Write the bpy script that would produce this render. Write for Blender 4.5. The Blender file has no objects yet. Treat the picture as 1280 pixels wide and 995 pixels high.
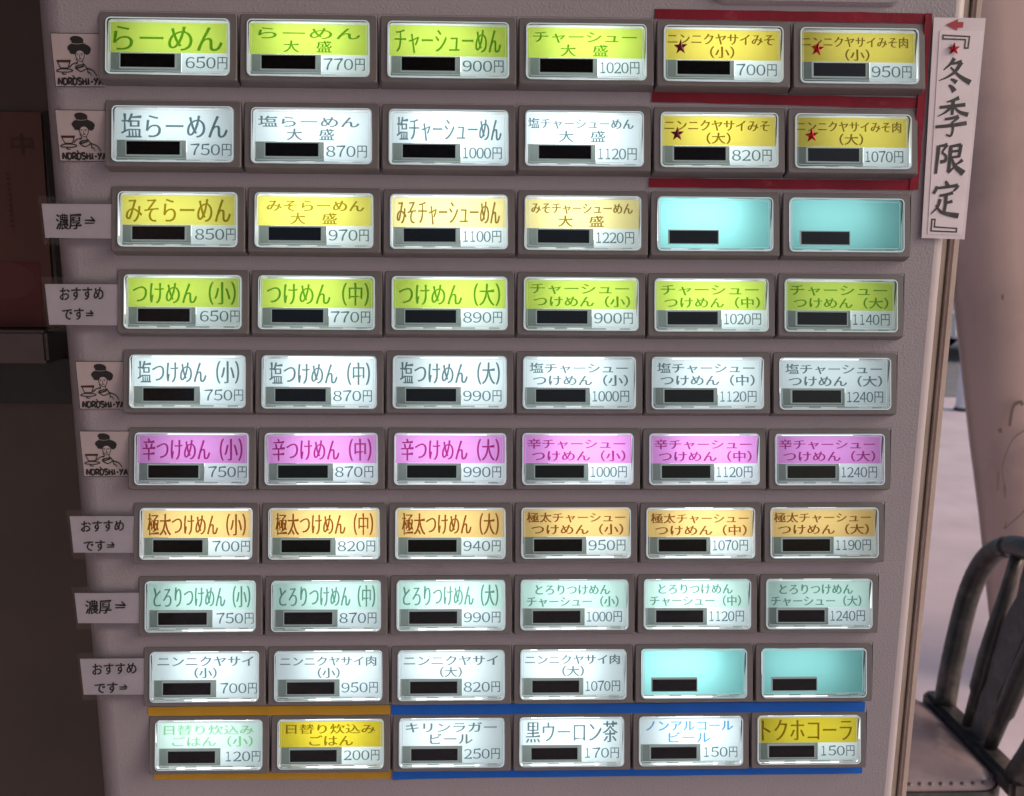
import bpy, bmesh, math, random
from mathutils import Vector, Matrix
random.seed(7)
C = bpy.context.scene.collection
SC = bpy.context.scene

# ------------------------------------------------------------------ camera
cam_d = bpy.data.cameras.new('camera'); cam = bpy.data.objects.new('camera', cam_d); C.objects.link(cam)
cam_d.sensor_width = 36; cam_d.sensor_fit = 'HORIZONTAL'; cam_d.lens = 1100 / 1280 * 36
cam_d.dof.use_dof = True; cam_d.dof.focus_distance = .425; cam_d.dof.aperture_fstop = 22
cam_d.clip_start = .01; cam_d.clip_end = 500
RX = Vector((.9995765, -.0281011, .0075624)); RY = Vector((-.0024650, .1771744, .9841764))
RZ = RX.cross(RY).normalized()
M = Matrix((RX, RY, RZ)).transposed().to_4x4(); M.translation = Vector((-.0131025, -.4049623, 1.45))
cam.matrix_world = M
SC.camera = cam

# ------------------------------------------------------------------ sky, sun, exposure
EL, AZ = math.radians(30), math.radians(106)          # azimuth from +Y towards +X: light falls in from the right front
w = bpy.data.worlds.new('World'); SC.world = w; w.use_nodes = True
nt = w.node_tree; bg = nt.nodes['Background']
sky = nt.nodes.new('ShaderNodeTexSky'); sky.sky_type = 'NISHITA'; sky.sun_disc = False
sky.sun_elevation = EL; sky.sun_rotation = AZ; sky.dust_density = 5; sky.air_density = 1.0; sky.ozone_density = .4
nt.links.new(sky.outputs[0], bg.inputs[0]); bg.inputs[1].default_value = .14
sun_d = bpy.data.lights.new('sun', 'SUN'); sun = bpy.data.objects.new('sun', sun_d); C.objects.link(sun)
sun_d.energy = .5; sun_d.angle = math.radians(32); sun_d.color = (1, .90, .92)
sd = Vector((math.sin(AZ) * math.cos(EL), math.cos(AZ) * math.cos(EL), math.sin(EL)))
sun.rotation_euler = (-sd).to_track_quat('-Z', 'Y').to_euler(); sun.location = sd * 20
SC.view_settings.view_transform = 'Standard'; SC.view_settings.look = 'None'
SC.view_settings.exposure = 0; SC.view_settings.gamma = 1
SC.cycles.use_denoising = True
SC.cycles.max_bounces = 8; SC.cycles.transparent_max_bounces = 16

# ------------------------------------------------------------------ materials
def hexc(r, g, b):
    f = lambda c: (c / 255 / 12.92) if c / 255 <= .04045 else ((c / 255 + .055) / 1.055) ** 2.4
    return (f(r), f(g), f(b), 1)
MATS = {}
def mat(name, col, rough=.5, metal=0, spec=.5, noise=None, bump=None, coat=0, stain=None):
    """Principled surface; noise=(scale, amount) mottles the colour, bump=(scale, strength, dist), stain=(colour, scale, lo, hi)."""
    m = bpy.data.materials.new(name); m.use_nodes = True; n = m.node_tree.nodes; l = m.node_tree.links
    p = n['Principled BSDF']; p.inputs['Roughness'].default_value = rough; p.inputs['Metallic'].default_value = metal
    p.inputs['Specular IOR Level'].default_value = spec; p.inputs['Coat Weight'].default_value = coat
    col = tuple(col) + ((1,) if len(col) == 3 else ())
    p.inputs['Base Color'].default_value = col
    tc = n.new('ShaderNodeTexCoord'); src = None
    if noise:
        t = n.new('ShaderNodeTexNoise'); t.inputs['Scale'].default_value = noise[0]; t.inputs['Detail'].default_value = 6
        l.new(tc.outputs['Object'], t.inputs['Vector'])
        r = n.new('ShaderNodeMapRange'); r.inputs[1].default_value = .3; r.inputs[2].default_value = .7
        r.inputs[3].default_value = 1 - noise[1]; r.inputs[4].default_value = 1 + noise[1]
        l.new(t.outputs[0], r.inputs[0])
        mx = n.new('ShaderNodeMix'); mx.data_type = 'RGBA'; mx.blend_type = 'MULTIPLY'; mx.inputs[0].default_value = 1
        mx.inputs[6].default_value = col; l.new(r.outputs[0], mx.inputs[7]); src = mx.outputs[2]
    if stain:
        t = n.new('ShaderNodeTexNoise'); t.inputs['Scale'].default_value = stain[1]; t.inputs['Detail'].default_value = 8
        t.inputs['Roughness'].default_value = .65; l.new(tc.outputs['Object'], t.inputs['Vector'])
        r = n.new('ShaderNodeMapRange'); r.inputs[1].default_value = stain[2]; r.inputs[2].default_value = stain[3]
        l.new(t.outputs[0], r.inputs[0])
        mx = n.new('ShaderNodeMix'); mx.data_type = 'RGBA'; mx.inputs[6].default_value = col
        if src: l.new(src, mx.inputs[6])
        mx.inputs[7].default_value = tuple(stain[0]) + (1,); l.new(r.outputs[0], mx.inputs[0]); src = mx.outputs[2]
    if src: l.new(src, p.inputs['Base Color'])
    if bump:
        t = n.new('ShaderNodeTexNoise'); t.inputs['Scale'].default_value = bump[0]; t.inputs['Detail'].default_value = 3
        l.new(tc.outputs['Object'], t.inputs['Vector'])
        b = n.new('ShaderNodeBump'); b.inputs['Strength'].default_value = bump[1]; b.inputs['Distance'].default_value = bump[2]
        l.new(t.outputs[0], b.inputs['Height']); l.new(b.outputs[0], p.inputs['Normal'])
    MATS[name] = m; return m
def film(name, col, front=.25):
    """Printed backlit film: mostly lets the lamp behind it through, tinted."""
    if name in MATS: return MATS[name]
    m = bpy.data.materials.new(name); m.use_nodes = True; n = m.node_tree.nodes; l = m.node_tree.links
    n.remove(n['Principled BSDF']); out = n['Material Output']
    tr = n.new('ShaderNodeBsdfTranslucent'); df = n.new('ShaderNodeBsdfDiffuse'); mx = n.new('ShaderNodeMixShader')
    tr.inputs[0].default_value = col; df.inputs[0].default_value = col; mx.inputs[0].default_value = front
    l.new(tr.outputs[0], mx.inputs[1]); l.new(df.outputs[0], mx.inputs[2]); l.new(mx.outputs[0], out.inputs[0])
    MATS[name] = m; return m
def clear(name, rough, ior, tint=(1, 1, 1, 1), body=0, bodycol=(.8, .8, .8, 1), bump=None):
    """Thin clear plastic: see-through with a Fresnel sheen, optionally a faint milky body."""
    m = bpy.data.materials.new(name); m.use_nodes = True; n = m.node_tree.nodes; l = m.node_tree.links
    n.remove(n['Principled BSDF']); out = n['Material Output']
    tr = n.new('ShaderNodeBsdfTransparent'); tr.inputs[0].default_value = tint
    gl = n.new('ShaderNodeBsdfGlossy'); gl.inputs['Roughness'].default_value = rough
    fr = n.new('ShaderNodeFresnel'); fr.inputs[0].default_value = ior
    base = tr
    if body:
        df = n.new('ShaderNodeBsdfDiffuse'); df.inputs[0].default_value = bodycol
        b = n.new('ShaderNodeMixShader'); b.inputs[0].default_value = body
        l.new(tr.outputs[0], b.inputs[1]); l.new(df.outputs[0], b.inputs[2]); base = b
    if bump:
        tc = n.new('ShaderNodeTexCoord'); t = n.new('ShaderNodeTexNoise'); t.inputs['Scale'].default_value = bump[0]
        l.new(tc.outputs['Object'], t.inputs['Vector'])
        bb = n.new('ShaderNodeBump'); bb.inputs['Strength'].default_value = bump[1]; bb.inputs['Distance'].default_value = bump[2]
        l.new(t.outputs[0], bb.inputs['Height']); l.new(bb.outputs[0], gl.inputs['Normal'])
    mx = n.new('ShaderNodeMixShader'); l.new(fr.outputs[0], mx.inputs[0]); l.new(base.outputs[0], mx.inputs[1]); l.new(gl.outputs[0], mx.inputs[2])
    l.new(mx.outputs[0], out.inputs[0]); MATS[name] = m; return m
def glow(name, col, s):
    m = bpy.data.materials.new(name); m.use_nodes = True; n = m.node_tree.nodes
    n.remove(n['Principled BSDF']); e = n.new('ShaderNodeEmission'); e.inputs[0].default_value = tuple(col) + (1,); e.inputs[1].default_value = s
    m.node_tree.links.new(e.outputs[0], n['Material Output'].inputs[0]); MATS[name] = m; return m

DOOR = mat('door paint', (.300, .276, .312), .40, noise=(14, .05), bump=(950, .5, .0005), stain=((.25, .225, .25), 22, .60, .80))
BEZEL = mat('bezel plastic', (.140, .130, .138), .45, noise=(90, .05), bump=(1800, .12, .0003))
CAVITY = mat('white lamp box', (.8, .8, .8), .6)
TAN = mat('tan rubber seal', (.36, .29, .235), .55, noise=(40, .12))
TANLIGHT = mat('pale tan steel edge', (.45, .365, .325), .5, noise=(40, .08))
GROOVE = mat('dark seam', (.05, .04, .03), .7)
EDGE = mat('painted highlight door edge', (.40, .355, .385), .38)  # lighter door paint: highlight of the right edge put into the colour
INK = mat('black ink', (.012, .012, .013), .6)
BRUSH = mat('brush ink', (.03, .033, .036), .55, stain=((.10, .10, .11), 260, .54, .78))
PAPER = mat('label paper', (.86, .81, .85), .7, noise=(200, .03))
STICKER = mat('sticker film', (.41, .35, .37), .5, noise=(200, .04))
SIGNP = mat('laminated sign film', (.72, .66, .72), .25, noise=(70, .05))
SIGNIN = mat('sign paper', (.78, .71, .78), .32, noise=(50, .07))
REDT = mat('red vinyl tape', (.20, .006, .022), .42, spec=.22, noise=(25, .3), bump=(120, .5, .0008), stain=((.30, .04, .06), 70, .60, .72))
YELT = mat('yellow vinyl tape', (.52, .29, .025), .5, spec=.25, noise=(60, .08), bump=(200, .2, .0004))
BLUT = mat('blue vinyl tape', (.006, .12, .55), .5, spec=.25, noise=(60, .08), bump=(200, .2, .0004))
REDSTAR = mat('red foil', (.5, .012, .02), .22, metal=.55, spec=.6)
SHADEDSTAR = mat('shaded red foil', (.15, .006, .018), .3, metal=.4)  # same red foil, with the backlit shade painted into its colour
REDINK = mat('red print', (.36, .02, .045), .5)
BLACKLED = mat('smoked black plastic', (.005, .005, .006), .2, spec=.2)
LEDFRAME = glow('painted glow frame', (.80, .92, .90), .30)  # not a light source; bright highlights on the frame are made by emission
HOLDER = film('lamp holder film', (.26, .31, .29, 1), .5)
PANE = clear('clear button cover', .05, 1.33)
TAPE = clear('clear sticky tape', .25, 1.4, (.985, .98, .98, 1), .03, (.42, .38, .39, 1), (300, .3, .0004))
RIM = glow('painted glow acrylic edge', (.86, .95, 1.0), .55)  # no lamp: emission stands in for backlight caught in the acrylic edge
TAB = film('clear card tab', (.62, .70, .66, 1), .3)
WHITE = film('white card', (.80, .90, .93, 1))

# ------------------------------------------------------------------ mesh helpers
class MB:
    """Collects polygons with a material per polygon and links them as ONE mesh object."""
    def __init__(s): s.v = []; s.f = []; s.m = []; s.mats = []
    def mi(s, m):
        if m not in s.mats: s.mats.append(m)
        return s.mats.index(m)
    def poly(s, pts, m):
        b = len(s.v); s.v += [tuple(p) for p in pts]; s.f.append(list(range(b, b + len(pts)))); s.m.append(s.mi(m))
    def mesh(s, vs, fs, m):
        b = len(s.v); s.v += [tuple(p) for p in vs]; k = s.mi(m)
        for f in fs: s.f.append([b + i for i in f]); s.m.append(k)
    def box(s, a, b, m):
        x0, y0, z0 = a; x1, y1, z1 = b
        vs = [(x0, y0, z0), (x1, y0, z0), (x1, y1, z0), (x0, y1, z0), (x0, y0, z1), (x1, y0, z1), (x1, y1, z1), (x0, y1, z1)]
        s.mesh(vs, [(0, 3, 2, 1), (4, 5, 6, 7), (0, 1, 5, 4), (1, 2, 6, 5), (2, 3, 7, 6), (3, 0, 4, 7)], m)
    def loft(s, rings, m, cap0=False, cap1=False, closed=True):
        n = len(rings[0]); vs = [p for r in rings for p in r]; fs = []
        for i in range(len(rings) - 1):
            for j in range(n if closed else n - 1):
                k = (j + 1) % n; fs.append((i * n + j, i * n + k, (i + 1) * n + k, (i + 1) * n + j))
        if cap0: fs.append(tuple(range(n))[::-1])
        if cap1: fs.append(tuple((len(rings) - 1) * n + j for j in range(n)))
        s.mesh(vs, fs, m)
    def build(s, name, parent=None, smooth=False, recalc=False, bevel=0):
        me = bpy.data.meshes.new(name); me.from_pydata(s.v, [], s.f)
        for m in s.mats: me.materials.append(m)
        for p, k in zip(me.polygons, s.m): p.material_index = k
        if recalc or bevel:
            bm = bmesh.new(); bm.from_mesh(me); bmesh.ops.remove_doubles(bm, verts=bm.verts, dist=1e-6)
            bmesh.ops.recalc_face_normals(bm, faces=bm.faces)
            if bevel: bmesh.ops.bevel(bm, geom=list(bm.edges), offset=bevel, segments=2, affect='EDGES', clamp_overlap=True)
            bm.to_mesh(me); bm.free()
        if smooth:
            for p in me.polygons: p.use_smooth = True
        me.update(); o = bpy.data.objects.new(name, me); C.objects.link(o)
        if parent: o.parent = parent
        return o
def tag(o, label=None, cat=None, group=None, kind=None):
    if label: o['label'] = label
    if cat: o['category'] = cat
    if group: o['group'] = group
    if kind: o['kind'] = kind
    return o
def empty(name, loc, rz=0):
    o = bpy.data.objects.new(name, None); C.objects.link(o); o.location = loc; o.rotation_euler = (0, 0, rz); o.empty_display_size = .05; return o
def rrect(w_, h_, r, n=5, cx=0, cz=0):
    pts = []
    for sx, sz, a0 in ((1, 1, 0), (-1, 1, 90), (-1, -1, 180), (1, -1, 270)):
        for i in range(n + 1):
            a = math.radians(a0 + 90 * i / n)
            pts.append((cx + sx * (w_ / 2 - r) + r * math.cos(a), cz + sz * (h_ / 2 - r) + r * math.sin(a)))
    return pts

# ------------------------------------------------------------------ lettering
GL = {}
def glyphs(s, lat=False):
    """Outline polygons of a line of writing: (points, triangles, outward normals' edges)."""
    if s in GL: return GL[s]
    cu = bpy.data.curves.new('t', 'FONT'); cu.body = s; cu.resolution_u = 4
    o = bpy.data.objects.new('t', cu); C.objects.link(o)
    me = bpy.data.meshes.new_from_object(o.evaluated_get(bpy.context.evaluated_depsgraph_get()))
    bm = bmesh.new(); bm.from_mesh(me); bmesh.ops.remove_doubles(bm, verts=bm.verts, dist=1e-5); bm.verts.index_update()
    P = [(v.co.x, v.co.y) for v in bm.verts]; F = [[v.index for v in f.verts] for f in bm.faces]
    B = []
    for e in bm.edges:
        if len(e.link_faces) == 1:
            f = e.link_faces[0]; c = f.calc_center_median()
            B.append((e.verts[0].index, e.verts[1].index, c.x, c.y))
    bm.free(); bpy.data.objects.remove(o); bpy.data.curves.remove(cu); bpy.data.meshes.remove(me)
    GL[s] = (P, F, B); return GL[s]
def lettering(mb, s, box, m, place, hx=0, hz=0, lift=.00012, slant=0, rise=0, wob=0):
    """Fits s into box=(x0,z0,x1,z1); hx/hz fatten (+) or thin (-) upright and level strokes, which gives a Ming-style contrast."""
    P, F, B = glyphs(s)
    xs = [p[0] for p in P]; ys = [p[1] for p in P]; a0, a1, b0, b1 = min(xs), max(xs), min(ys), max(ys)
    x0, z0, x1, z1 = box
    if b1 - b0 < .3: b0, b1 = -.06, .82
    sx = (x1 - x0) / (a1 - a0); sz = (z1 - z0) / (b1 - b0)
    Q = [[x0 + (p[0] - a0) * sx, z0 + (p[1] - b0) * sz] for p in P]
    N = [[0, 0] for _ in P]
    for i, j, cx, cy in B:
        ex, ez = Q[j][0] - Q[i][0], Q[j][1] - Q[i][1]; L = math.hypot(ex, ez) or 1e-9
        nx, nz = ez / L, -ex / L
        mx, mz = x0 + (cx - a0) * sx, z0 + (cy - b0) * sz
        if nx * (mx - Q[i][0]) + nz * (mz - Q[i][1]) > 0: nx, nz = -nx, -nz
        for k in (i, j): N[k][0] += nx; N[k][1] += nz
    if hz < .0002 and (hx or hz):                          # flare the right end of level bars and the head of upright ones, as Ming type does
        adj = {}
        for i, j, cx, cy in B:
            for k, o_ in ((i, j), (j, i)): adj.setdefault(k, []).append((o_, cx, cy))
        for k, es_ in adj.items():
            if len(es_) != 2: continue
            for (a, ax, ay), (b, bx, by) in (es_, es_[::-1]):
                dx, dy = P[a][0] - P[k][0], P[a][1] - P[k][1]; ex, ey = P[b][0] - P[k][0], P[b][1] - P[k][1]
                if abs(dx) < .35 * abs(dy) and -.12 < dy < -.035 and ex < -.14 and abs(ey) < .12 * abs(ex): Q[k][1] += .050 * sz; Q[k][0] -= .012 * sx
                if abs(dy) < .35 * abs(dx) and .035 < dx < .12 and ey < -.14 and abs(ex) < .12 * abs(ey): Q[k][0] -= .035 * sx; Q[k][1] += .015 * sz
    out = []
    for q, nn in zip(Q, N):
        L = math.hypot(*nn)
        if L > 1e-9: q = [q[0] + hx * nn[0] / L, q[1] + hz * nn[1] / L]
        if wob: q = [q[0] + wob * math.sin(q[1] * 2300 + q[0] * 900), q[1] + wob * math.sin(q[0] * 1900 + 1.3)]
        xx = q[0] + slant * (q[1] - (z0 + z1) / 2); zz = q[1] + rise * (q[0] - (x0 + x1) / 2)
        out.append(place(xx, zz, lift))
    mb.mesh(out, F, m)
def stroke(mb, pts, w0, w1, m, place, lift=.00012, n=6):
    """A brush stroke along pts (x,z), width w0 -> w1."""
    P = [Vector(p) for p in pts]; path = []
    if len(P) == 2: path = [P[0].lerp(P[1], i / 2) for i in range(3)]
    else:
        E = [P[0] * 2 - P[1]] + P + [P[-1] * 2 - P[-2]]
        for i in range(1, len(E) - 2):
            for k in range(n):
                t = k / n; a, b, c, d = E[i - 1], E[i], E[i + 1], E[i + 2]
                path.append(.5 * ((2 * b) + (c - a) * t + (2 * a - 5 * b + 4 * c - d) * t * t + (3 * b - a - 3 * c + d) * t ** 3))
        path.append(P[-1])
    L, R = [], []
    for i, q in enumerate(path):
        d = (path[min(i + 1, len(path) - 1)] - path[max(i - 1, 0)]); d.normalize() if d.length else None
        wd = (w0 + (w1 - w0) * i / (len(path) - 1)) / 2; nn = Vector((-d.y, d.x)) * wd
        L.append(q + nn); R.append(q - nn)
    vs = [place(p.x, p.y, lift) for p in L] + [place(p.x, p.y, lift) for p in R]; k = len(L)
    mb.mesh(vs, [(i, k + i, k + i + 1, i + 1) for i in range(k - 1)], m)
def blob(mb, pts, m, place, lift):
    mb.poly([place(x, z, lift) for x, z in pts], m)

# ------------------------------------------------------------------ the ticket machine
ZC = 1.3668                                  # height of the middle of the button field
PX, PZ = .060, .03641
WW, WH = .0525, .0240
mm = .001
DX0, DX1, DZ0, DZ1 = -.2085, .1985, .30, 1.72
machine = empty('ticket_machine', (0, .2, 0))
tag(machine, 'beige grey ticket vending machine with ten rows of lit menu buttons', 'vending machine')
def mpart(mb, name, **k):
    o = mb.build(name, machine, **k); o.matrix_parent_inverse = Matrix.Translation((0, -.2, 0)); return o
# door: a pressed steel sheet with a hole behind every button, edges rolled back
mb = MB()
HW, HH = .0520, .0232
colx = [(c - 2.5) * PX for c in range(6)]; rowz = [ZC - (r - 4.5) * PZ for r in range(10)]
gx = [DX0 + .012] + [x + s * HW / 2 for x in colx for s in (-1, 1)] + [DX1 - .006]
gz = [DZ0 + .01] + [z + s * HH / 2 for z in rowz[::-1] for s in (-1, 1)] + [DZ1 - .012]
for i in range(len(gx) - 1):
    for j in range(len(gz) - 1):
        if i % 2 == 1 and j % 2 == 1: continue
        mb.poly([(gx[i], 0, gz[j]), (gx[i + 1], 0, gz[j]), (gx[i + 1], 0, gz[j + 1]), (gx[i], 0, gz[j + 1])], DOOR)
def arc(cx, cy, r, a0, a1, n): return [(cx + r * math.cos(math.radians(a0 + (a1 - a0) * i / n)), cy + r * math.sin(math.radians(a0 + (a1 - a0) * i / n))) for i in range(n + 1)]
prof = [(DX0, .045)] + arc(DX0 + .012, .012, .012, 180, 270, 8)
mb.loft([[(x, y, DZ0 + .01) for x, y in prof], [(x, y, DZ1 - .012) for x, y in prof]], DOOR, closed=False)
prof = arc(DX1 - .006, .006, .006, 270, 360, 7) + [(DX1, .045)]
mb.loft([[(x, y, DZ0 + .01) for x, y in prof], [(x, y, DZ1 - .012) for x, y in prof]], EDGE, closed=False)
prof = arc(.012, DZ1 - .012, .012, 180, 90, 6) + [(.045, DZ1)]
mb.loft([[(DX0 + .012, y, z) for y, z in prof], [(DX1 - .006, y, z) for y, z in prof]], DOOR, closed=False)
prof = [(.045, DZ0), (.01, DZ0), (0, DZ0 + .01)]
mb.loft([[(DX0 + .012, y, z) for y, z in prof], [(DX1 - .006, y, z) for y, z in prof]], DOOR, closed=False)
door = mpart(mb, 'door', recalc=False)
for p in door.data.polygons: p.use_smooth = True
# raised pressing above the buttons, only its lower edge is in the picture
mb = MB()
o1 = rrect(.086, .075, .007, 6, .1262, 1.589); o2 = rrect(.0832, .0722, .0058, 6, .1262, 1.589); o3 = rrect(.0790, .068, .004, 6, .1262, 1.589); o4 = rrect(.0778, .0668, .0034, 6, .1262, 1.589)
mb.loft([[(x, -.0002, z) for x, z in o1], [(x, -.0022, z) for x, z in o2], [(x, -.0022, z) for x, z in o3], [(x, .0 - .0004, z) for x, z in o4]], DOOR, cap1=True)
mpart(mb, 'pressed_panel', recalc=True)
# seal and body right of the door
mb = MB(); mb.box((DX1 + .0006, .010, DZ0), (.2042, .05, DZ1 - .02), TAN); mpart(mb, 'door_seal', bevel=.001)
mb = MB(); mb.box((DX1 + .0002, .0128, DZ0), (.2062, .05, DZ1 - .02), GROOVE); mpart(mb, 'seam')
mb = MB(); mb.box((.2051, .0085, .02), (.2092, .05, DZ1 - .005), TANLIGHT); mpart(mb, 'body_edge', bevel=.0012)
mb = MB(); mb.box((-.198, .0502, 0), (.2092, .42, DZ1 - .005), DOOR); mb.box((-.198, .012, .0), (.2045, .05, DZ0 - .004), DOOR); mpart(mb, 'body', bevel=.004)

# --- one button, in its own frame: x across, z up, front leaning outwards towards the bottom
def dep(z): return .0030 - z * .0046 / .0240
def T(x, z, n=0): return (x, -(dep(z)) + n, z)
def at(n): return lambda x, z, lift=0: T(x, z, n - lift)
def UV(u, v): return (-WW / 2 + u * WW, WH / 2 - v * WH)

def bezel_mesh():
    mb = MB(); k = 4
    base = rrect(.0594, .0309, .0005, k, 0, -.0007)                  # z from -16.55 to 14.75 mm
    top, bot = .01475, -.01655
    f1 = rrect(.0588, .0288, .0008, k, 0, .0001); f2 = rrect(.0580, .0278, .0010, k, 0, .0001)
    op = rrect(WW + .0002, WH + .0002, .0022, k); op2 = rrect(HW - .0002, HH - .0002, .0018, k)
    mb.loft([[(x, -.0001, z) for x, z in base], [T(x, z, .0006) for x, z in f1], [T(x, z) for x, z in f2], [T(x, z) for x, z in op],
             [T(x, z, .0022) for x, z in op]], BEZEL)
    mb.loft([[T(x, z, .0022) for x, z in op], [(x, .0006, z) for x, z in op2], [(x, .014, z) for x, z in op2]], CAVITY, cap1=True)
    return mb
def cover_mesh():
    mb = MB(); k = 5
    o = rrect(WW - .0001, WH - .0001, .0021, k); i = rrect(WW - .0011, WH - .0011, .0017, k)
    mb.loft([[T(x, z, .002) for x, z in o], [T(x, z, -.0006) for x, z in o]], PANE)
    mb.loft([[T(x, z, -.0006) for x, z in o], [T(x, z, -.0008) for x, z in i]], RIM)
    mb.poly([T(x, z, -.0008) for x, z in i], PANE)
    i2 = rrect(WW - .0031, WH - .0031, .0012, k); i3 = rrect(WW - .0034, WH - .0034, .0010, k)
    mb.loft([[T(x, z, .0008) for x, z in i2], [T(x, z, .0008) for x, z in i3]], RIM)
    for u0, u1 in ((.03, .12), (.27, .38), (.52, .72), (.84, .93)):         # little feet that hold the card at the bottom
        a, b = UV(u0, .955), UV(u1, .985); mb.mesh([T(a[0], a[1], .0012), T(b[0], a[1], .0012), T(b[0], b[1], .0012), T(a[0], b[1], .0012)], [(0, 1, 2, 3)], TAB)
    for u0, u1 in ((.16, .36), (.62, .84)):
        a, b = UV(u0, .012), UV(u1, .035); mb.mesh([T(a[0], a[1], .0012), T(b[0], a[1], .0012), T(b[0], b[1], .0012), T(a[0], b[1], .0012)], [(0, 1, 2, 3)], TAB)
    return mb
def indicator_mesh(holder):
    mb = MB()
    if holder:
        a, b = UV(.022, .955), UV(.598, .605)
        mb.poly([T(a[0], a[1], .0018), T(b[0], a[1], .0018), T(b[0], b[1], .0018), T(a[0], b[1], .0018)], HOLDER)
        u0, v0, u1, v1 = .115, .633, .555, .872
    else: u0, v0, u1, v1 = .105, .63, .525, .865
    a, b = UV(u0, v1), UV(u1, v0); e = .00042
    def ring(x0, z0, x1, z1, n): return [T(x0, z0, n), T(x1, z0, n), T(x1, z1, n), T(x0, z1, n)]
    mb.loft([ring(a[0] - e, a[1] - e, b[0] + e, b[1] + e, .0017), ring(a[0] - e, a[1] - e, b[0] + e, b[1] + e, .0005), ring(a[0], a[1], b[0], b[1], .0004)], LEDFRAME)
    mb.poly(ring(a[0], a[1], b[0], b[1], .0007), BLACKLED)
    mb.loft([ring(a[0], a[1], b[0], b[1], .0004), ring(a[0], a[1], b[0], b[1], .0007)], BLACKLED)
    return mb

CARD = {  # band colour, ink colour of the dish name (light each lets through)
 'lime': ((.60, .76, .12), (.20, .42, .08)), 'white': ((.80, .90, .93), (.15, .225, .245)), 'gold': ((.76, .64, .11), (.30, .20, .07)),
 'lemon': ((.86, .80, .16), (.40, .31, .03)), 'cream': ((.90, .80, .36), (.30, .20, .04)), 'violet': ((.80, .34, .80), (.50, .06, .28)),
 'amber': ((.86, .60, .23), (.32, .13, .03)), 'mint': ((.66, .90, .83), (.18, .36, .29)), 'mintgreen': ((.72, .90, .84), (.36, .72, .40)),
 'yellow': ((.72, .58, .04), (.34, .25, .02)), 'blueink': ((.80, .90, .93), (.10, .38, .68)), 'cyan': ((.30, .70, .69), (0, 0, 0))}
PRICEINK = film('price ink', (.13, .20, .23, 1), .1)
S, CH, K = '（小）', '（中）', '（大）'
MENU = [
 [('lime', 'らーめん', '', 650), ('lime', 'らーめん', '大　盛', 770), ('lime', 'チャーシューめん', '', 900), ('lime', 'チャーシュー', '大　盛', 1020), ('gold', 'ニンニクヤサイみそ', S, 700), ('gold', 'ニンニクヤサイみそ肉', S, 950)],
 [('white', '塩らーめん', '', 750), ('white', '塩らーめん', '大　盛', 870), ('white', '塩チャーシューめん', '', 1000), ('white', '塩チャーシューめん', '大　盛', 1120), ('gold', 'ニンニクヤサイみそ', K, 820), ('gold', 'ニンニクヤサイみそ肉', K, 1070)],
 [('lemon', 'みそらーめん', '', 850), ('lemon', 'みそらーめん', '大　盛', 970), ('cream', 'みそチャーシューめん', '', 1100), ('cream', 'みそチャーシューめん', '大　盛', 1220), None, None],
 [('lime', 'つけめん' + S, '', 650), ('lime', 'つけめん' + CH, '', 770), ('lime', 'つけめん' + K, '', 890), ('lime', 'チャーシュー', 'つけめん' + S, 900), ('lime', 'チャーシュー', 'つけめん' + CH, 1020), ('lime', 'チャーシュー', 'つけめん' + K, 1140)],
 [('white', '塩つけめん' + S, '', 750), ('white', '塩つけめん' + CH, '', 870), ('white', '塩つけめん' + K, '', 990), ('white', '塩チャーシュー', 'つけめん' + S, 1000), ('white', '塩チャーシュー', 'つけめん' + CH, 1120), ('white', '塩チャーシュー', 'つけめん' + K, 1240)],
 [('violet', '辛つけめん' + S, '', 750), ('violet', '辛つけめん' + CH, '', 870), ('violet', '辛つけめん' + K, '', 990), ('violet', '辛チャーシュー', 'つけめん' + S, 1000), ('violet', '辛チャーシュー', 'つけめん' + CH, 1120), ('violet', '辛チャーシュー', 'つけめん' + K, 1240)],
 [('amber', '極太つけめん' + S, '', 700), ('amber', '極太つけめん' + CH, '', 820), ('amber', '極太つけめん' + K, '', 940), ('amber', '極太チャーシュー', 'つけめん' + S, 950), ('amber', '極太チャーシュー', 'つけめん' + CH, 1070), ('amber', '極太チャーシュー', 'つけめん' + K, 1190)],
 [('mint', 'とろりつけめん' + S, '', 750), ('mint', 'とろりつけめん' + CH, '', 870), ('mint', 'とろりつけめん' + K, '', 990), ('mint', 'とろりつけめん', 'チャーシュー' + S, 1000), ('mint', 'とろりつけめん', 'チャーシュー' + CH, 1120), ('mint', 'とろりつけめん', 'チャーシュー' + K, 1240)],
 [('white', 'ニンニクヤサイ', S, 700), ('white', 'ニンニクヤサイ肉', S, 950), ('white', 'ニンニクヤサイ', K, 820), ('white', 'ニンニクヤサイ肉', K, 1070), None, None],
 [('mintgreen', '日替り炊込み', 'ごはん' + S, 120), ('yellow', '日替り炊込み', 'ごはん', 200), ('white', 'キリンラガー', 'ビール', 250), ('white', '黒ウーロン茶', '', 170), ('blueink', 'ノンアルコール', 'ビール', 150), ('yellow', 'トクホコーラ', '', 150)]]
COLNAME = {'lime': 'yellow-green', 'white': 'white', 'gold': 'dull yellow', 'lemon': 'lemon yellow', 'cream': 'cream', 'violet': 'pink violet', 'amber': 'orange', 'mint': 'pale mint', 'mintgreen': 'pale green', 'yellow': 'strong yellow', 'blueink': 'white'}
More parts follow.
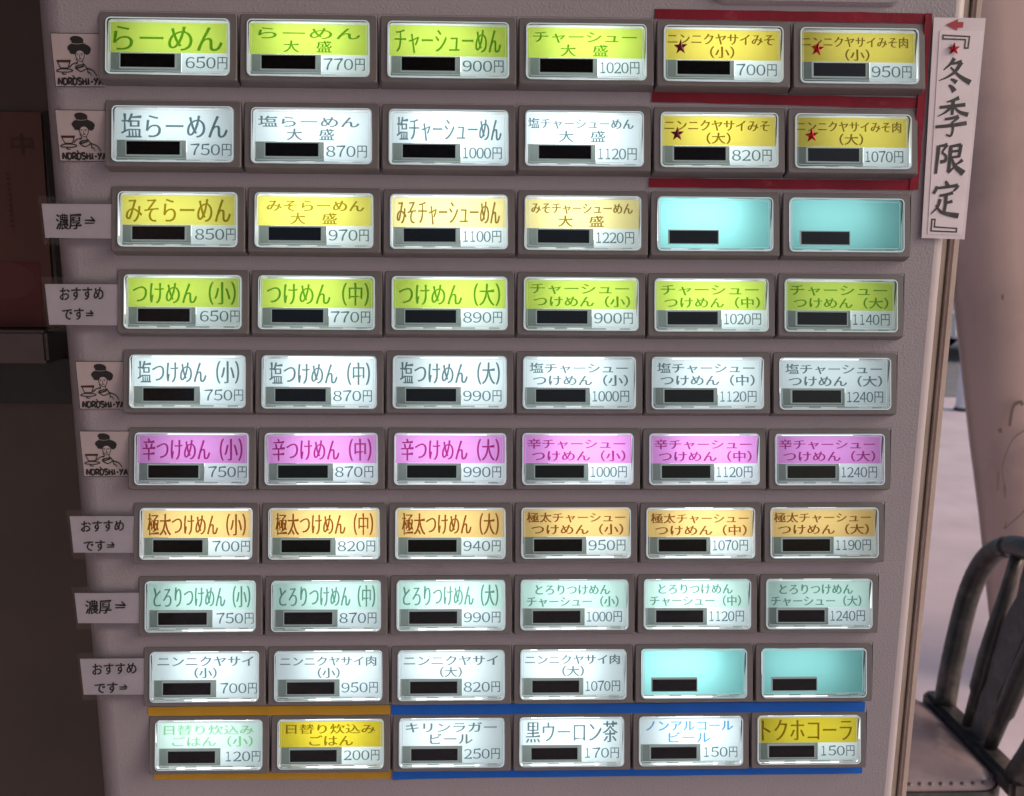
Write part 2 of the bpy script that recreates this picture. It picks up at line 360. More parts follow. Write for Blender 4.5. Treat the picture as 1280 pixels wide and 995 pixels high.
SPAN2 = {'らーめん': (.08, .915), 'チャーシュー': (.06, .92), '大　盛': (.29, .68), 'ニンニクヤサイみそ': (.04, .935), 'ニンニクヤサイみそ肉': (.03, .93), '塩らーめん': (.05, .89), '塩チャーシューめん': (.03, .92),
 'みそらーめん': (.09, .91), 'みそチャーシューめん': (.06, .93), '塩チャーシュー': (.06, .93), '辛チャーシュー': (.05, .93), '極太チャーシュー': (.05, .95), 'とろりつけめん': (.14, .83),
 'ニンニクヤサイ': (.06, .94), 'ニンニクヤサイ肉': (.05, .94), '日替り炊込み': (.07, .91), 'ごはん': (.29, .70), 'キリンラガー': (.06, .92), 'ビール': (.29, .69), 'ノンアルコール': (.07, .91)}
def span2(s):
    if s in SPAN2: return SPAN2[s]
    if s in (S, CH, K): return (.40, .60)
    if s.startswith('チャーシュー'): return (.06, .91)
    if s.startswith('ごはん'): return (.15, .90)
    return (.09, .93)
FW = str.maketrans('0123456789', '０１２３４５６７８９')
def card_mesh(spec, r, c):
    mb = MB(); P = at(.0018)
    def quad(u0, v0, u1, v1, m, n=.0018):
        a, b = UV(u0, v1), UV(u1, v0); mb.poly([T(a[0], a[1], n), T(b[0], a[1], n), T(b[0], b[1], n), T(a[0], b[1], n)], m)
    if spec is None:
        quad(.012, .02, .988, .962, film('cyan card', CARD['cyan'][0] + (1,), .12)); return mb
    band, ink = CARD[spec[0]]
    bm_ = WHITE if spec[0] in ('white', 'blueink') else film(spec[0] + ' band', band + (1,)); im = film(spec[0] + ' ink', ink + (1,), .1)
    dv = random.uniform(-.008, .008); du = random.uniform(-.006, .006)
    quad(.012, .062 + dv, .988, .603, bm_); quad(.602, .6035, .988, .962, WHITE)
    def line(s, u0, u1, v0, v1, hx, hz):
        a, b = UV(u0 + du, v1), UV(u1 + du, v0); lettering(mb, s, (a[0], a[1], b[0], b[1]), im, P, hx, hz)
    if spec[2]:
        a = span2(spec[1]); line(spec[1], a[0], a[1], .135 + dv, .33 + dv, .00016, .00001)
        a = span2(spec[2]); line(spec[2], a[0], a[1], .36 + dv, .57 + dv, .00016, .00001)
    else:
        n = len(spec[1]); x0 = .06 if n > 4 else .05
        line(spec[1], x0, .935, .125 + dv, .565 + dv, .00019, -.00011)
    u0, u1 = (.612, .955) if spec[3] < 1000 else (.608, .945)
    if c == 0: u0, u1 = u0 + .018, u1 + .018
    um = u0 + (u1 - u0) * .735; ds = str(spec[3]); cw = (um - u0) / len(ds)
    for q, dg in enumerate(ds):
        pad = .06 if len(ds) == 3 else .03; q0, q1 = u0 + cw * (q + pad), u0 + cw * (q + 1 - pad)
        if dg == '1': q0, q1 = q0 + cw * .17, q1 - cw * .17
        a, b = UV(q0, .872), UV(q1, .672); lettering(mb, dg.translate(FW), (a[0], a[1], b[0], b[1]), PRICEINK, P, .00004 if len(ds) == 3 else .00005, -.00004)
    a, b = UV(um + .012, .882), UV(u1, .664); lettering(mb, '円', (a[0], a[1], b[0], b[1]), PRICEINK, P, .00004, -.00004)
    return mb
def lamp_mesh(m, dx, dz, sw):
    mb = MB(); x0, x1, z0, z1 = -.0200 * sw + dx, .0200 * sw + dx, -.0078 + dz, .0100 + min(dz, 0)
    mb.poly([(x0, .0105, z0), (x1, .0105, z0), (x1, .0105, z1), (x0, .0105, z1)], m)
    return mb
COLGAIN = [.84, 1.0, 1.08, 1.08, 1.02, .60]
def lamp(i, g): return glow('button lamp ' + str(i), (.93, 1.0, 1.0), 2.85 * g)
LAMPS = [[lamp(str(i) + str(k), g * q) for k, q in enumerate((.86, 1.0, 1.12))] for i, g in enumerate(COLGAIN)]
LAMPDIM = glow('button lamp dim', (.93, 1.0, 1.0), 3.2); LAMPDIM2 = glow('button lamp dimmer', (.93, 1.0, 1.0), 1.7)
bez0 = bezel_mesh().build('ticket_button', None, recalc=True); cov0 = cover_mesh().build('lens_cover')
ind0 = indicator_mesh(True).build('sold_out_lamp'); ind1 = indicator_mesh(False).build('sold_out_lamp')
masters = [bez0, cov0, ind0, ind1]
def dup(o, parent):
    c = o.copy(); C.objects.link(c); c.parent = parent; return c
for r in range(10):
    for c in range(6):
        spec = MENU[r][c]
        b = dup(bez0, machine); b.matrix_parent_inverse = Matrix.Translation((0, -.2, 0)); b.location = (colx[c] + random.uniform(-.0001, .0001), 0, rowz[r] + random.uniform(-.00012, .00012)); b.rotation_euler = (0, random.uniform(-.003, .003), 0)
        dup(cov0, b); dup(ind0 if spec else ind1, b); lamp_mesh(random.choice(LAMPS[c]) if spec else (LAMPDIM, LAMPDIM2)[c == 5], *((random.uniform(-.004, .004), random.uniform(-.0005, .0015), random.uniform(.78, 1.0)) if spec else (-.005, .0, .92))).build('backlight', b)
        card_mesh(spec, r, c).build('menu_card', b)
        if spec is None: b['label'] = 'blank turquoise lit button with no menu text'
        else:
            drink = r == 9 and c >= 2
            words = {2: 'beer', 3: 'black oolong tea', 4: 'alcohol free beer', 5: 'cola'}[c] if drink else (spec[1] + spec[2]).replace('　', '')
            b['label'] = '%s menu button for %s at %d yen' % (COLNAME[spec[0]], words, spec[3])
for o in masters: bpy.data.objects.remove(o)

# ------------------------------------------------------------------ things stuck on the machine
def sheet(mb, pts, y0, y1, m):
    """A thin sheet from y0 (on the machine) to y1 (front) with the outline pts (x,z), counter-clockwise seen from the front."""
    n = len(pts); mb.mesh([(x, y0, z) for x, z in pts] + [(x, y1, z) for x, z in pts],
        [tuple(range(n, 2 * n))] + [tuple(range(n))[::-1]] + [(i, (i + 1) % n, n + (i + 1) % n, n + i) for i in range(n)], m)
def tape(name, label, group, a, b, t0, t1, m, y=-.0004, jag=.0003, cat='tape'):
    """Tape from point a to b (centre line), width t0 -> t1, cut a little ragged."""
    a, b = Vector(a), Vector(b); d = (b - a).normalized(); nn = Vector((-d.y, d.x)); mb = MB(); k = 12; up, dn = [], []
    for i in range(k + 1):
        f = i / k; q = a.lerp(b, f); wd = (t0 + (t1 - t0) * f) / 2
        up.append(q + nn * (wd + random.uniform(-jag, jag) * .5)); dn.append(q - nn * (wd + random.uniform(-jag, jag) * .5))
    vs = [(p.x, y, p.y) for p in up] + [(p.x, y, p.y) for p in dn] + [(p.x, y + .0003, p.y) for p in up] + [(p.x, y + .0003, p.y) for p in dn]
    n = k + 1; fs = [(n + i, n + i + 1, i + 1, i) for i in range(k)]
    fs += [(i, i + 1, 2 * n + i + 1, 2 * n + i) for i in range(k)] + [(n + i + 1, n + i, 3 * n + i, 3 * n + i + 1) for i in range(k)]
    fs += [(0, 2 * n, 3 * n, n), (k, n + k, 3 * n + k, 2 * n + k)]
    mb.mesh(vs, fs, m); o = mb.build(name); return tag(o, label, cat, group)
RG = 'red tape round the yellow garlic miso buttons'
tape('red_tape', 'horizontal red tape along the top of the starred yellow buttons', RG, (.0597, 1.5472), (.1800, 1.5470), .0040, .0042, REDT)
tape('red_tape', 'horizontal red tape between the two rows of starred yellow buttons', RG, (.0597, 1.5127), (.1800, 1.5113), .0042, .0046, REDT, y=-.0006)
tape('red_tape', 'horizontal red tape above the two blank turquoise buttons of the third row', RG, (.0597, 1.4757), (.1800, 1.4757), .0040, .0044, REDT, y=-.0008)
tape('red_tape', 'vertical red tape between the starred yellow buttons and the hand lettered sign', RG, (.1802, 1.5490), (.1802, 1.4736), .0030, .0040, REDT, y=-.0012)
YG, BG = 'yellow tape round the daily rice buttons', 'blue tape round the drink buttons'
tape('yellow_tape', 'yellow tape above the daily rice buttons', YG, (-.1795, 1.2197), (-.0602, 1.2196), .0048, .0050, YELT)
tape('yellow_tape', 'yellow tape below the daily rice buttons', YG, (-.1790, 1.1850), (-.0598, 1.1842), .0044, .0046, YELT)
tape('blue_tape', 'long blue tape above the drink buttons', BG, (-.0602, 1.2198), (.1782, 1.2194), .0056, .0052, BLUT, y=-.0007)
tape('blue_tape', 'long blue tape below the drink buttons', BG, (-.0597, 1.1843), (.1796, 1.1845), .0048, .0044, BLUT, y=-.0007)
tape('blue_tape', 'short blue tape end lapped over the long lower blue tape', BG, (-.0600, 1.1838), (-.0300, 1.1842), .0048, .0034, BLUT, y=-.0010)

# star stickers (faceted foil)
def star(label, x, y, z, r, m, tilt=0, lean=0):
    mb = MB(); p = []
    for i in range(10):
        a = math.radians(90 + 36 * i + tilt); q = r if i % 2 == 0 else r * .42; p.append((q * math.cos(a), -lean * q * math.sin(a), q * math.sin(a)))
    base = [(a, b + .0006, c_) for a, b, c_ in p]
    mb.mesh(p + base + [(0, -.0009, 0)], [(i, (i + 1) % 10, 20) for i in range(10)] + [(10 + i, 10 + (i + 1) % 10, (i + 1) % 10, i) for i in range(10)], m)
    o = mb.build('star_sticker'); o.location = (x, y, z); return tag(o, label, 'sticker', 'red star stickers')
for (r, c, lab, tl, rr) in ((0, 4, 'backlit red star sticker, painted dark, on the yellow 700 yen button', 4, .0031), (0, 5, 'red star sticker on the yellow 950 yen button', -3, .0030),
                        (1, 4, 'backlit red star sticker, painted dark, on the yellow 820 yen button', 2, .0031), (1, 5, 'red star sticker on the yellow 1070 yen button', 8, .0031)):
    u, v = UV(.135, .405); star(lab, colx[c] + u, -dep(v) - .0017, rowz[r] + v, rr, SHADEDSTAR if c == 4 else REDSTAR, tl, .19)

# the hand lettered sign at the upper right
sg = empty('hanging_sign', (.1940, -.0012, 1.45)); tag(sg, 'narrow laminated paper sign with large brush written characters and red arrow', 'paper sign')
def spart(mb, name, par=sg): o = mb.build(name, par); o.matrix_parent_inverse = Matrix.Translation(-Vector((.1940, -.0012, 1.45))) if par is sg else Matrix(); return o
YS = -.0016
mb = MB(); sheet(mb, [(.1823, 1.5472), (.1855, 1.4522), (.2055, 1.4517), (.2054, 1.5472)], YS + .0003, YS, SIGNP); spart(mb, 'laminate')
tq = lambda z: (1.5472 - z) * .0275                      # the sign leans: its axis drifts right going down
mb = MB(); sheet(mb, [(.1853, 1.5418), (.1880, 1.4540), (.2040, 1.4538), (.2042, 1.5418)], YS - .00005, YS - .0002, SIGNIN); inner = spart(mb, 'paper')
F = lambda x, z, lift: (x, YS - .0002 - lift, z)
mb = MB()
KANJI = {
 '冬': [([(.44, 1.0), (.32, .82), (.12, .64)], .10, .03), ([(.36, .83), (.52, .86), (.69, .90)], .05, .09), ([(.68, .89), (.50, .60), (.26, .43), (.0, .32)], .11, .02), ([(.34, .73), (.58, .52), (.80, .38), (1.03, .27)], .04, .13), ([(.38, .37), (.47, .34), (.58, .27)], .04, .11), ([(.34, .19), (.44, .12), (.54, .0)], .05, .13)],
 '季': [([(.68, 1.0), (.50, .94), (.30, .89)], .10, .03), ([(.08, .75), (.50, .79), (.90, .83)], .07, .09), ([(.50, .93), (.50, .56)], .09, .07), ([(.46, .77), (.28, .63), (.04, .52)], .09, .02), ([(.55, .76), (.74, .64), (1.02, .57)], .04, .11), ([(.28, .45), (.50, .48), (.72, .53)], .06, .08), ([(.72, .52), (.62, .43), (.52, .37)], .08, .04), ([(.52, .38), (.57, .20), (.52, .03), (.36, .06)], .07, .04), ([(.0, .25), (.45, .29), (1.0, .36)], .07, .10)],
 '限': [([(.12, .95), (.11, .50), (.10, .0)], .10, .07), ([(.12, .93), (.28, .95), (.42, .99)], .05, .08), ([(.41, .98), (.33, .84), (.25, .72)], .08, .04), ([(.25, .72), (.40, .60), (.39, .44), (.22, .40)], .05, .09), ([(.53, .92), (.70, .95), (.90, .99)], .06, .08), ([(.89, .99), (.88, .76), (.86, .56)], .09, .07), ([(.56, .75), (.84, .78)], .06, .06), ([(.56, .55), (.86, .59)], .06, .06), ([(.55, .95), (.55, .50), (.54, .06)], .09, .08), ([(.52, .06), (.62, .13), (.74, .24)], .10, .03), ([(1.0, .48), (.88, .38), (.74, .31)], .09, .03), ([(.62, .52), (.76, .26), (1.08, .02)], .04, .15)],
 '定': [([(.45, 1.02), (.50, .96), (.55, .88)], .05, .10), ([(.14, .86), (.12, .76), (.04, .64)], .07, .08), ([(.12, .80), (.50, .84), (.93, .90)], .06, .08), ([(.93, .90), (.88, .80), (.78, .71)], .10, .03), ([(.27, .58), (.50, .61), (.77, .67)], .06, .08), ([(.52, .62), (.53, .36), (.51, .10)], .09, .07), ([(.53, .36), (.78, .42)], .06, .08), ([(.31, .48), (.24, .24), (.0, .02)], .09, .02), ([(.17, .30), (.36, .11), (.62, .04), (1.06, -.02)], .04, .13)]}
kl = .0001
for ch, z, hgt, wd, xc in (('冬', 1.5233, .0140, .0138, .1938), ('季', 1.5052, .0168, .0140, .1942), ('限', 1.4872, .0130, .0130, .1944), ('定', 1.4699, .0148, .0122, .1946)):
    for pts, a, b in KANJI[ch]:
        kl += .000004; stroke(mb, [(xc + (x - .5) * wd, z + (q - .5) * hgt) for x, q in pts], a * .0185, b * .0185, BRUSH, F, kl, 7)
def hollow(pts, wd, lift=.0001):
    k = len(pts)
    for i in range(k):
        a, b = Vector(pts[i]), Vector(pts[(i + 1) % k]); d = (b - a).normalized() * wd / 2
        stroke(mb, [tuple(a - d), tuple(b + d)], wd, wd, BRUSH, F, lift + i * .00001)
hollow([(.1870, 1.5398), (.1988, 1.5394), (.1986, 1.5346), (.1971, 1.5346), (.1971, 1.5381), (.1870, 1.5383)], .00062)
hollow([(.1894, 1.4606), (.1908, 1.4606), (.1908, 1.4572), (.2012, 1.4566), (.2012, 1.4550), (.1894, 1.4554)], .00062)
spart(mb, 'lettering', inner)
mb = MB(); mb.poly([(x, YS - .0003, z) for x, z in [(.1878, 1.5442), (.1930, 1.5418), (.1930, 1.5430), (.1955, 1.5431), (.1955, 1.5454), (.1930, 1.5454), (.1930, 1.5466)]], REDINK); spart(mb, 'arrow')
star('bright red star sticker on the hand lettered paper sign', .1921, YS - .0012, 1.5341, .0026, REDSTAR, 3)

# paper flags on the left with brush lettering under clear tape
def flag(label, z1, z0, x0, lines, x1=-.1790, drift=.0004):
    zc = (z0 + z1) / 2; e = empty('paper_label', (x0, -.0007, zc)); tag(e, label, 'label', 'paper labels left of the buttons')
    def fp(mb, n, par=e): o = mb.build(n, par); o.matrix_parent_inverse = Matrix.Translation((-x0, .0007, -zc)) ; return o
    mb = MB(); sheet(mb, [(x0, z1), (x0 + drift, z0), (x1, z0 - .0002), (x1, z1 + .0001)], -.0005, -.0008, PAPER)
    G = lambda x, z, lift: (x, -.0008 - lift, z)
    for s, bx in lines: lettering(mb, s, bx, INK, G, .00003 if s == '⇒' else .00020 if len(s) < 3 else .00016, .00005 if s == '⇒' else .00011, slant=.06, rise=.03, wob=.00006)
    fp(mb, 'paper')
    mb = MB(); mb.poly([(a, -.0011, b) for a, b in [(x0 - .0012, z1 + .0032), (x0 - .0002, z0 - .0030), (x1, z0 - .0030), (x1, z1 + .0032)]], TAPE); fp(mb, 'clear_tape')
def two(z): return None
flag('paper label with two brush kanji and arrow beside the lemon yellow buttons', 1.4641, 1.4493, -.2101, [('濃厚', (-.2044, 1.4530, -.1933, 1.4598)), ('⇒', (-.1918, 1.4541, -.1866, 1.4588))])
flag('paper label with recommendation in two lines beside the yellow-green dipping noodle buttons', 1.4288, 1.4105, -.2117, [('おすすめ', (-.2053, 1.4218, -.1860, 1.4274)), ('です⇒', (-.2050, 1.4128, -.1906, 1.4180))])
flag('paper label with recommendation in two lines beside the orange buttons', 1.3201, 1.3021, -.2094, [('おすすめ', (-.2043, 1.3126, -.1845, 1.3180)), ('です⇒', (-.2040, 1.3030, -.1890, 1.3082))])
flag('paper label with two brush kanji and arrow beside the pale mint buttons', 1.2817, 1.2664, -.2102, [('濃厚', (-.2055, 1.2712, -.1933, 1.2782)), ('⇒', (-.1914, 1.2724, -.1856, 1.2776))])
flag('paper label with recommendation in two lines beside the lowest white buttons', 1.2479, 1.2291, -.2103, [('おすすめ', (-.2046, 1.2398, -.1835, 1.2456)), ('です⇒', (-.2042, 1.2300, -.1880, 1.2354))])

# shop emblem stickers: a woman with piled up hair raising a cup, brush capitals below
def ell(cx, cz, rx, rz, n=18, rot=0):
    o = []
    for i in range(n):
        a = 2 * math.pi * i / n; x, z = rx * math.cos(a), rz * math.sin(a); q = math.radians(rot)
        o.append((cx + x * math.cos(q) - z * math.sin(q), cz + x * math.sin(q) + z * math.cos(q)))
    return o
LETTERS = {'N': [((0, 0), (.05, 1)), ((.05, 1), (.85, 0)), ((.9, 0), (1, 1.05))], 'O': [((.5, 1), (.05, .75), (.1, .1), (.5, 0), (.95, .3), (.9, .85), (.45, 1))],
 'R': [((.1, 0), (.1, 1)), ((.05, 1), (.9, .9), (.7, .5), (.1, .45)), ((.4, .5), (1, -.05))], 'S': [((.95, .95), (.1, 1), (.2, .6)), ((.2, .6), (.9, .45), (.8, .05)), ((.85, .05), (.0, .05))],
 'H': [((.1, 0), (.1, 1)), ((.9, -.05), (.9, 1)), ((.1, .55), (.9, .5))], 'I': [((.4, 0), (.45, 1))], '-': [((.0, .45), (1, .5))], 'Y': [((.05, 1), (.4, .55)), ((1, 1.05), (.15, -.05))], 'A': [((.0, 0), (.5, 1)), ((.5, 1), (1, 0)), ((.2, .35), (.8, .35))]}
def emblem(label, x0, z1, x1, z0):
    e = empty('emblem_sticker', (x0, -.0003, z0)); tag(e, label, 'sticker', 'emblem stickers left of the buttons')
    W_, H_ = x1 - x0, z1 - z0
    mb = MB(); sheet(mb, [(0, H_), (.0004, 0), (W_, 0), (W_, H_ + .0001)], 0, -.00025, STICKER)
    G = lambda x, z, lift: (x, -.00025 - lift, z)
    for a, b in (((0, H_), (.0004, 0)), ((.0004, 0), (W_, 0)), ((0, H_), (W_, H_))): stroke(mb, [a, b], .00026, .00026, GROOVE, G, .00004)
    mb.build('film', e)
    def U(u, v): return (u * .0212, H_ * (1 - v))
    k = .0001; mb = MB()
    def S_(pts, a, b, m=INK):
        nonlocal k; k += .000004; stroke(mb, [U(*p) for p in pts], a, b, m, G, k)
    def B_(pts, m=INK):
        nonlocal k; k += .000004; blob(mb, [U(*p) for p in pts], m, G, k)
    B_(ell(.515, .115, .135, .068, 20, 6)); B_([(.41, .12), (.62, .10), (.66, .20), (.40, .22)]); B_(ell(.55, .285, .235, .112, 26, 3)); B_([(.33, .29), (.47, .29), (.455, .39), (.37, .385)]); B_([(.64, .28), (.775, .28), (.76, .37), (.70, .405), (.655, .38)])
    B_(ell(.558, .425, .094, .105, 20), STICKER); S_([(.40, .185), (.52, .198), (.66, .178)], .00020, .00012, STICKER)                    # face, parting of the knot
    S_([(.46, .36), (.475, .44), (.53, .51), (.58, .52), (.63, .46), (.655, .36)], 0.00035, 0.00035)                       # face
    for q in (.505, .595): S_([(q - .025, .385), (q + .028, .377)], 0.00040, 0.00020); B_(ell(q, .405, .016, .008, 8))
    S_([(.555, .39), (.545, .445), (.565, .452)], 0.00027, 0.00027); S_([(.535, .475), (.585, .472)], 0.00054, 0.00027)
    S_([(.60, .51), (.61, .575)], 0.00034, 0.00034); S_([(.47, .47), (.50, .545), (.46, .58)], 0.00040, 0.00034)
    S_([(.33, .64), (.40, .575), (.50, .545)], 0.00057, 0.00034); S_([(.44, .64), (.50, .69), (.57, .71), (.68, .655)], 0.00057, 0.00040)
    S_([(.45, .63), (.53, .595), (.64, .585)], 0.00068, 0.00040); S_([(.455, .66), (.62, .61)], 0.00068, 0.00068); S_([(.62, .57), (.68, .66), (.70, .76)], 0.00054, 0.00040)
    S_([(.68, .65), (.80, .70), (.87, .80)], 0.00061, 0.00040); S_([(.72, .72), (.76, .80)], 0.00040, 0.00027)
    S_([(.09, .515), (.15, .655)], 0.00040, 0.00040); S_([(.355, .515), (.30, .655)], 0.00040, 0.00040); S_([(.15, .655), (.30, .655)], 0.00054, 0.00054)   # cup and saucer
    S_([(.08, .512), (.365, .508)], 0.00040, 0.00040); S_([(.06, .70), (.13, .675), (.22, .668), (.34, .675), (.39, .70), (.32, .725), (.20, .73), (.09, .72), (.06, .70)], 0.00043, 0.00043)
    S_([(.19, .735), (.19, .765), (.26, .77)], 0.00054, 0.00040); S_([(.38, .79), (.42, .83)], 0.00061, 0.00040)
    mb.build('woman_emblem', e)
    mb = MB(); k = .0001; xs = .085
    for ch in 'NOROSHI-YA':
        wl = {'I': .055, '-': .045}.get(ch, .080)
        for st in LETTERS[ch]:
            k += .000004; stroke(mb, [U(xs + p[0] * wl, .965 - p[1] * .125) for p in st], .00098, .00058, INK, G, k, 4)
        xs += wl + .017
    mb.build('lettering', e)
    mb = MB(); mb.poly([G(*U(*p), .00006) for p in [(.095, .52), (.355, .517), (.345, .547), (.108, .547)]], mat('dark red tea', (.10, .012, .016), .5) if 'dark red tea' not in MATS else MATS['dark red tea']); mb.build('cup_fill', e)
emblem('woman with cup emblem sticker beside the top yellow-green row', -.2003, 1.5357, -.1785, 1.5139)
emblem('woman with cup emblem sticker beside the second row of white ramen buttons', -.2010, 1.5041, -.1785, 1.4826)
emblem('woman with cup emblem sticker beside the white dipping noodle row of 750 yen', -.2010, 1.3937, -.1785, 1.3716)
emblem('woman with cup emblem sticker beside the pink violet row', -.2017, 1.3611, -.1785, 1.3395)

# ------------------------------------------------------------------ ground and street
GROUND = mat('pale pink concrete', (.66, .53, .57), .75, noise=(3, .10), bump=(90, .4, .003), stain=((.52, .42, .46), 1.4, .52, .78))
mb = MB(); mb.mesh([(-200, -200, 0), (200, -200, 0), (200, 200, 0), (-200, 200, 0)], [(0, 1, 2, 3)], GROUND); tag(mb.build('ground'), kind='structure')
ROAD = mat('grey asphalt', (.22, .21, .22), .8, noise=(6, .12), bump=(200, .4, .004))
mb = MB(); mb.box((-60, 7.75, -.05), (60, 16, .004), ROAD); tag(mb.build('road'), kind='structure')

# unseen blockers added to shade the machine: wall at left, overhang above
SHADEWALL = mat('shade wall brown', (.16, .12, .105), .8, noise=(3, .15), bump=(150, .4, .003)); SHADEROOF = mat('shade roof brown', (.14, .10, .085), .7, noise=(8, .2))
mb = MB(); mb.box((-1.25, -2.6, 0), (-1.05, 1.2, 2.6), SHADEWALL); tag(mb.build('shade_wall'), kind='structure')
mb = MB(); mb.box((-1.25, -1.25, 2.06), (.45, 1.9, 2.2), SHADEROOF); tag(mb.build('shade_overhang'), kind='structure')

# bollard by the kerb
def tube(mb, pts, rad, m, n=14, cap=True):
    """Round bar through 3-D points with a radius at each."""
    P = [Vector(p) for p in pts]; rings = []
    for i, q in enumerate(P):
        d = (P[min(i + 1, len(P) - 1)] - P[max(i - 1, 0)]).normalized()
        a = d.cross(Vector((0, 1, 0)) if abs(d.y) < .9 else Vector((1, 0, 0))).normalized(); b = d.cross(a)
        r = rad[i] if isinstance(rad, (list, tuple)) else rad
        ra, rb = r if isinstance(r, (tuple,)) else (r, r)
        rings.append([q + a * ra * math.cos(2 * math.pi * j / n) + b * rb * math.sin(2 * math.pi * j / n) for j in range(n)])
    mb.loft(rings, m, cap, cap)
POST = mat('white painted steel', (.72, .72, .76), .4, noise=(8, .06), stain=((.35, .33, .33), 9, .58, .75))
BAND = mat('dull yellow reflector', (.62, .42, .10), .4); DARK = mat('dark grey base', (.09, .085, .09), .8)
e = empty('bollard', (4.185, 7.09, 0)); tag(e, 'white steel bollard with yellow band standing by the road', 'bollard')
mb = MB(); tube(mb, [(0, 0, .03), (0, 0, .40), (0, 0, .775)], [.066, .064, .062], POST, 20); mb.build('post', e, smooth=False)
mb = MB(); tube(mb, [(0, 0, .775), (0, 0, .80)], [.064, .064], BAND, 20); mb.build('band', e)
mb = MB(); tube(mb, [(0, 0, .80), (0, 0, .815), (0, 0, .83), (0, 0, .838)], [.064, .062, .048, .01], POST, 20); mb.build('cap', e)
mb = MB(); tube(mb, [(0, 0, 0), (0, 0, .03)], [.085, .07], DARK, 20); mb.build('base_collar', e)  # plain dark grey ring round the foot

# car on the road behind, nearly all hidden
CARP = mat('white car paint', (.75, .75, .78), .25, coat=.6); GLASS = mat('dark car glass', (.02, .025, .03), .08); TYRE = mat('tyre rubber', (.02, .02, .022), .8); ALLOY = mat('wheel alloy', (.5, .5, .52), .35, metal=.7)
e = empty('parked_car', (7.63, 10.2, 0)); tag(e, 'white car with dark tyres far behind the bollard', 'car')
side = [(-1.98, .30), (-2.02, .62), (-1.85, .78), (-1.10, .90), (-.55, 1.36), (.75, 1.42), (1.55, 1.02), (2.0, .96), (2.08, .60), (2.02, .30)]
mb = MB(); rings = []
for y, sc_, dz in ((-.06, .985, .02), (0, 1, 0), (1.5, 1, 0), (1.56, .985, .02)):
    rings.append([(x * sc_, y + (.16 if (z > 1 and y < .7) else -.16 if z > 1 else 0), z if z < .5 else z - dz) for x, z in side])
mb.loft(rings, CARP, True, True); mb.build('body', e, recalc=True, bevel=.03)
for yy in (-.075, 1.577):
    mb = MB(); q = -1 if yy < 0 else 1
    mb.poly([(-.92, yy - q * .02, .93), (.05, yy - q * .02, .93), (.05, yy - q * .15, 1.30), (-.50, yy - q * .15, 1.30)], GLASS); mb.build('side_window', e)
    mb = MB(); mb.poly([(.12, yy - q * .02, .94), (1.30, yy - q * .02, 1.0), (.75, yy - q * .15, 1.33), (.12, yy - q * .15, 1.31)], GLASS); mb.build('side_window', e)
for x in (-1.35, 1.35):
    for yy in (-.09, 1.59):
        q = -1 if yy < 0 else 1
        wl = MB(); tube(wl, [(x, yy - q * .2, .31), (x, yy - q * .03, .31), (x, yy, .31)], [.31, .31, .29], TYRE, 24); wo = wl.build('wheel', e)
        hb = MB(); tube(hb, [(x, yy + q * .001, .31), (x, yy + q * .012, .31)], [.20, .18], ALLOY, 18); h = hb.build('rim', wo)

# weathered sheet hung at the right, behind the chair
SHEET = mat('weathered pinkish sheet', (.45, .325, .295), .75, noise=(2.2, .10), bump=(240, .25, .002), stain=((.33, .245, .235), 2.6, .52, .75))
STROKEM = mat('scuff marks', (.10, .065, .06), .8)
edge = [(1.185, 2.62), (1.30, 2.0), (1.351, 1.688), (1.414, 1.366), (1.448, 1.20), (1.480, 1.053), (1.528, .828), (1.588, .57), (1.632, .354), (1.700, .03)]
es = empty('hanging_sheet', (1.9, 2.2, 0)); tag(es, 'stained pinkish hanging sheet with slanting left edge behind the dark wooden chair', 'sheet')
mb = MB(); cols_ = [0, .012, .03, .06, .10, .16, .24, .34, .48, .64, .82, 1.0]; grid = []
for x, z in edge:
    row = []
    for f in cols_:
        xx = x + (2.95 - x) * f; roll = .10 * math.exp(-((xx - x) / .05) ** 1.0) if xx - x < .3 else 0
        row.append((xx - 1.9, roll + .018 * math.sin(xx * 7 + z * .8), z))
    grid.append(row)
n = len(cols_); vs = [p for r_ in grid for p in r_]; k = len(vs); vs += [(a, b + .012, c_) for a, b, c_ in vs[:k]]
fs = []
for i in range(len(grid) - 1):
    for j in range(n - 1):
        q = (i * n + j, i * n + j + 1, (i + 1) * n + j + 1, (i + 1) * n + j); fs.append(q[::-1]); fs.append(tuple(k + t for t in q))
    fs.append((i * n, (i + 1) * n, k + (i + 1) * n, k + i * n)); fs.append((i * n + n - 1, k + i * n + n - 1, k + (i + 1) * n + n - 1, (i + 1) * n + n - 1))
mb.mesh(vs, fs, SHEET); so = mb.build('fabric', es, smooth=True)
mb = MB(); SH = lambda x, z, lift: (x - 1.9, .018 * math.sin(x * 7 + z * .8) - .004 - lift * 8, z)
for pts, a, b in ([[(1.585, .90), (1.59, .96), (1.612, .975), (1.622, .965)], .010, .012], [[(1.552, .895), (1.558, .88)], .014, .010],
                  [[(1.66, .90), (1.60, .86), (1.575, .78), (1.585, .72)], .004, .003], [[(1.695, .86), (1.66, .80), (1.655, .73)], .004, .003], [[(1.69, .80), (1.685, .72), (1.675, .66)], .005, .003],
                  [[(1.665, .73), (1.66, .69)], .012, .004], [[(1.56, .76), (1.565, .70)], .006, .004], [[(1.585, .72), (1.592, .675)], .006, .004],
                  [[(1.60, .575), (1.665, .635)], .005, .004], [[(1.60, .575), (1.604, .60)], .008, .004], [[(1.66, .64), (1.69, .59)], .004, .004], [[(1.672, .58), (1.682, .56)], .012, .006],
                  [[(1.515, 1.30), (1.517, 1.285)], .008, .006], [[(1.63, 1.62), (1.633, 1.30), (1.66, 1.0)], .003, .003]):
    stroke(mb, pts, a, b, STROKEM, SH, .0001 + .00001 * len(mb.f))
mb.build('scuffs', es)

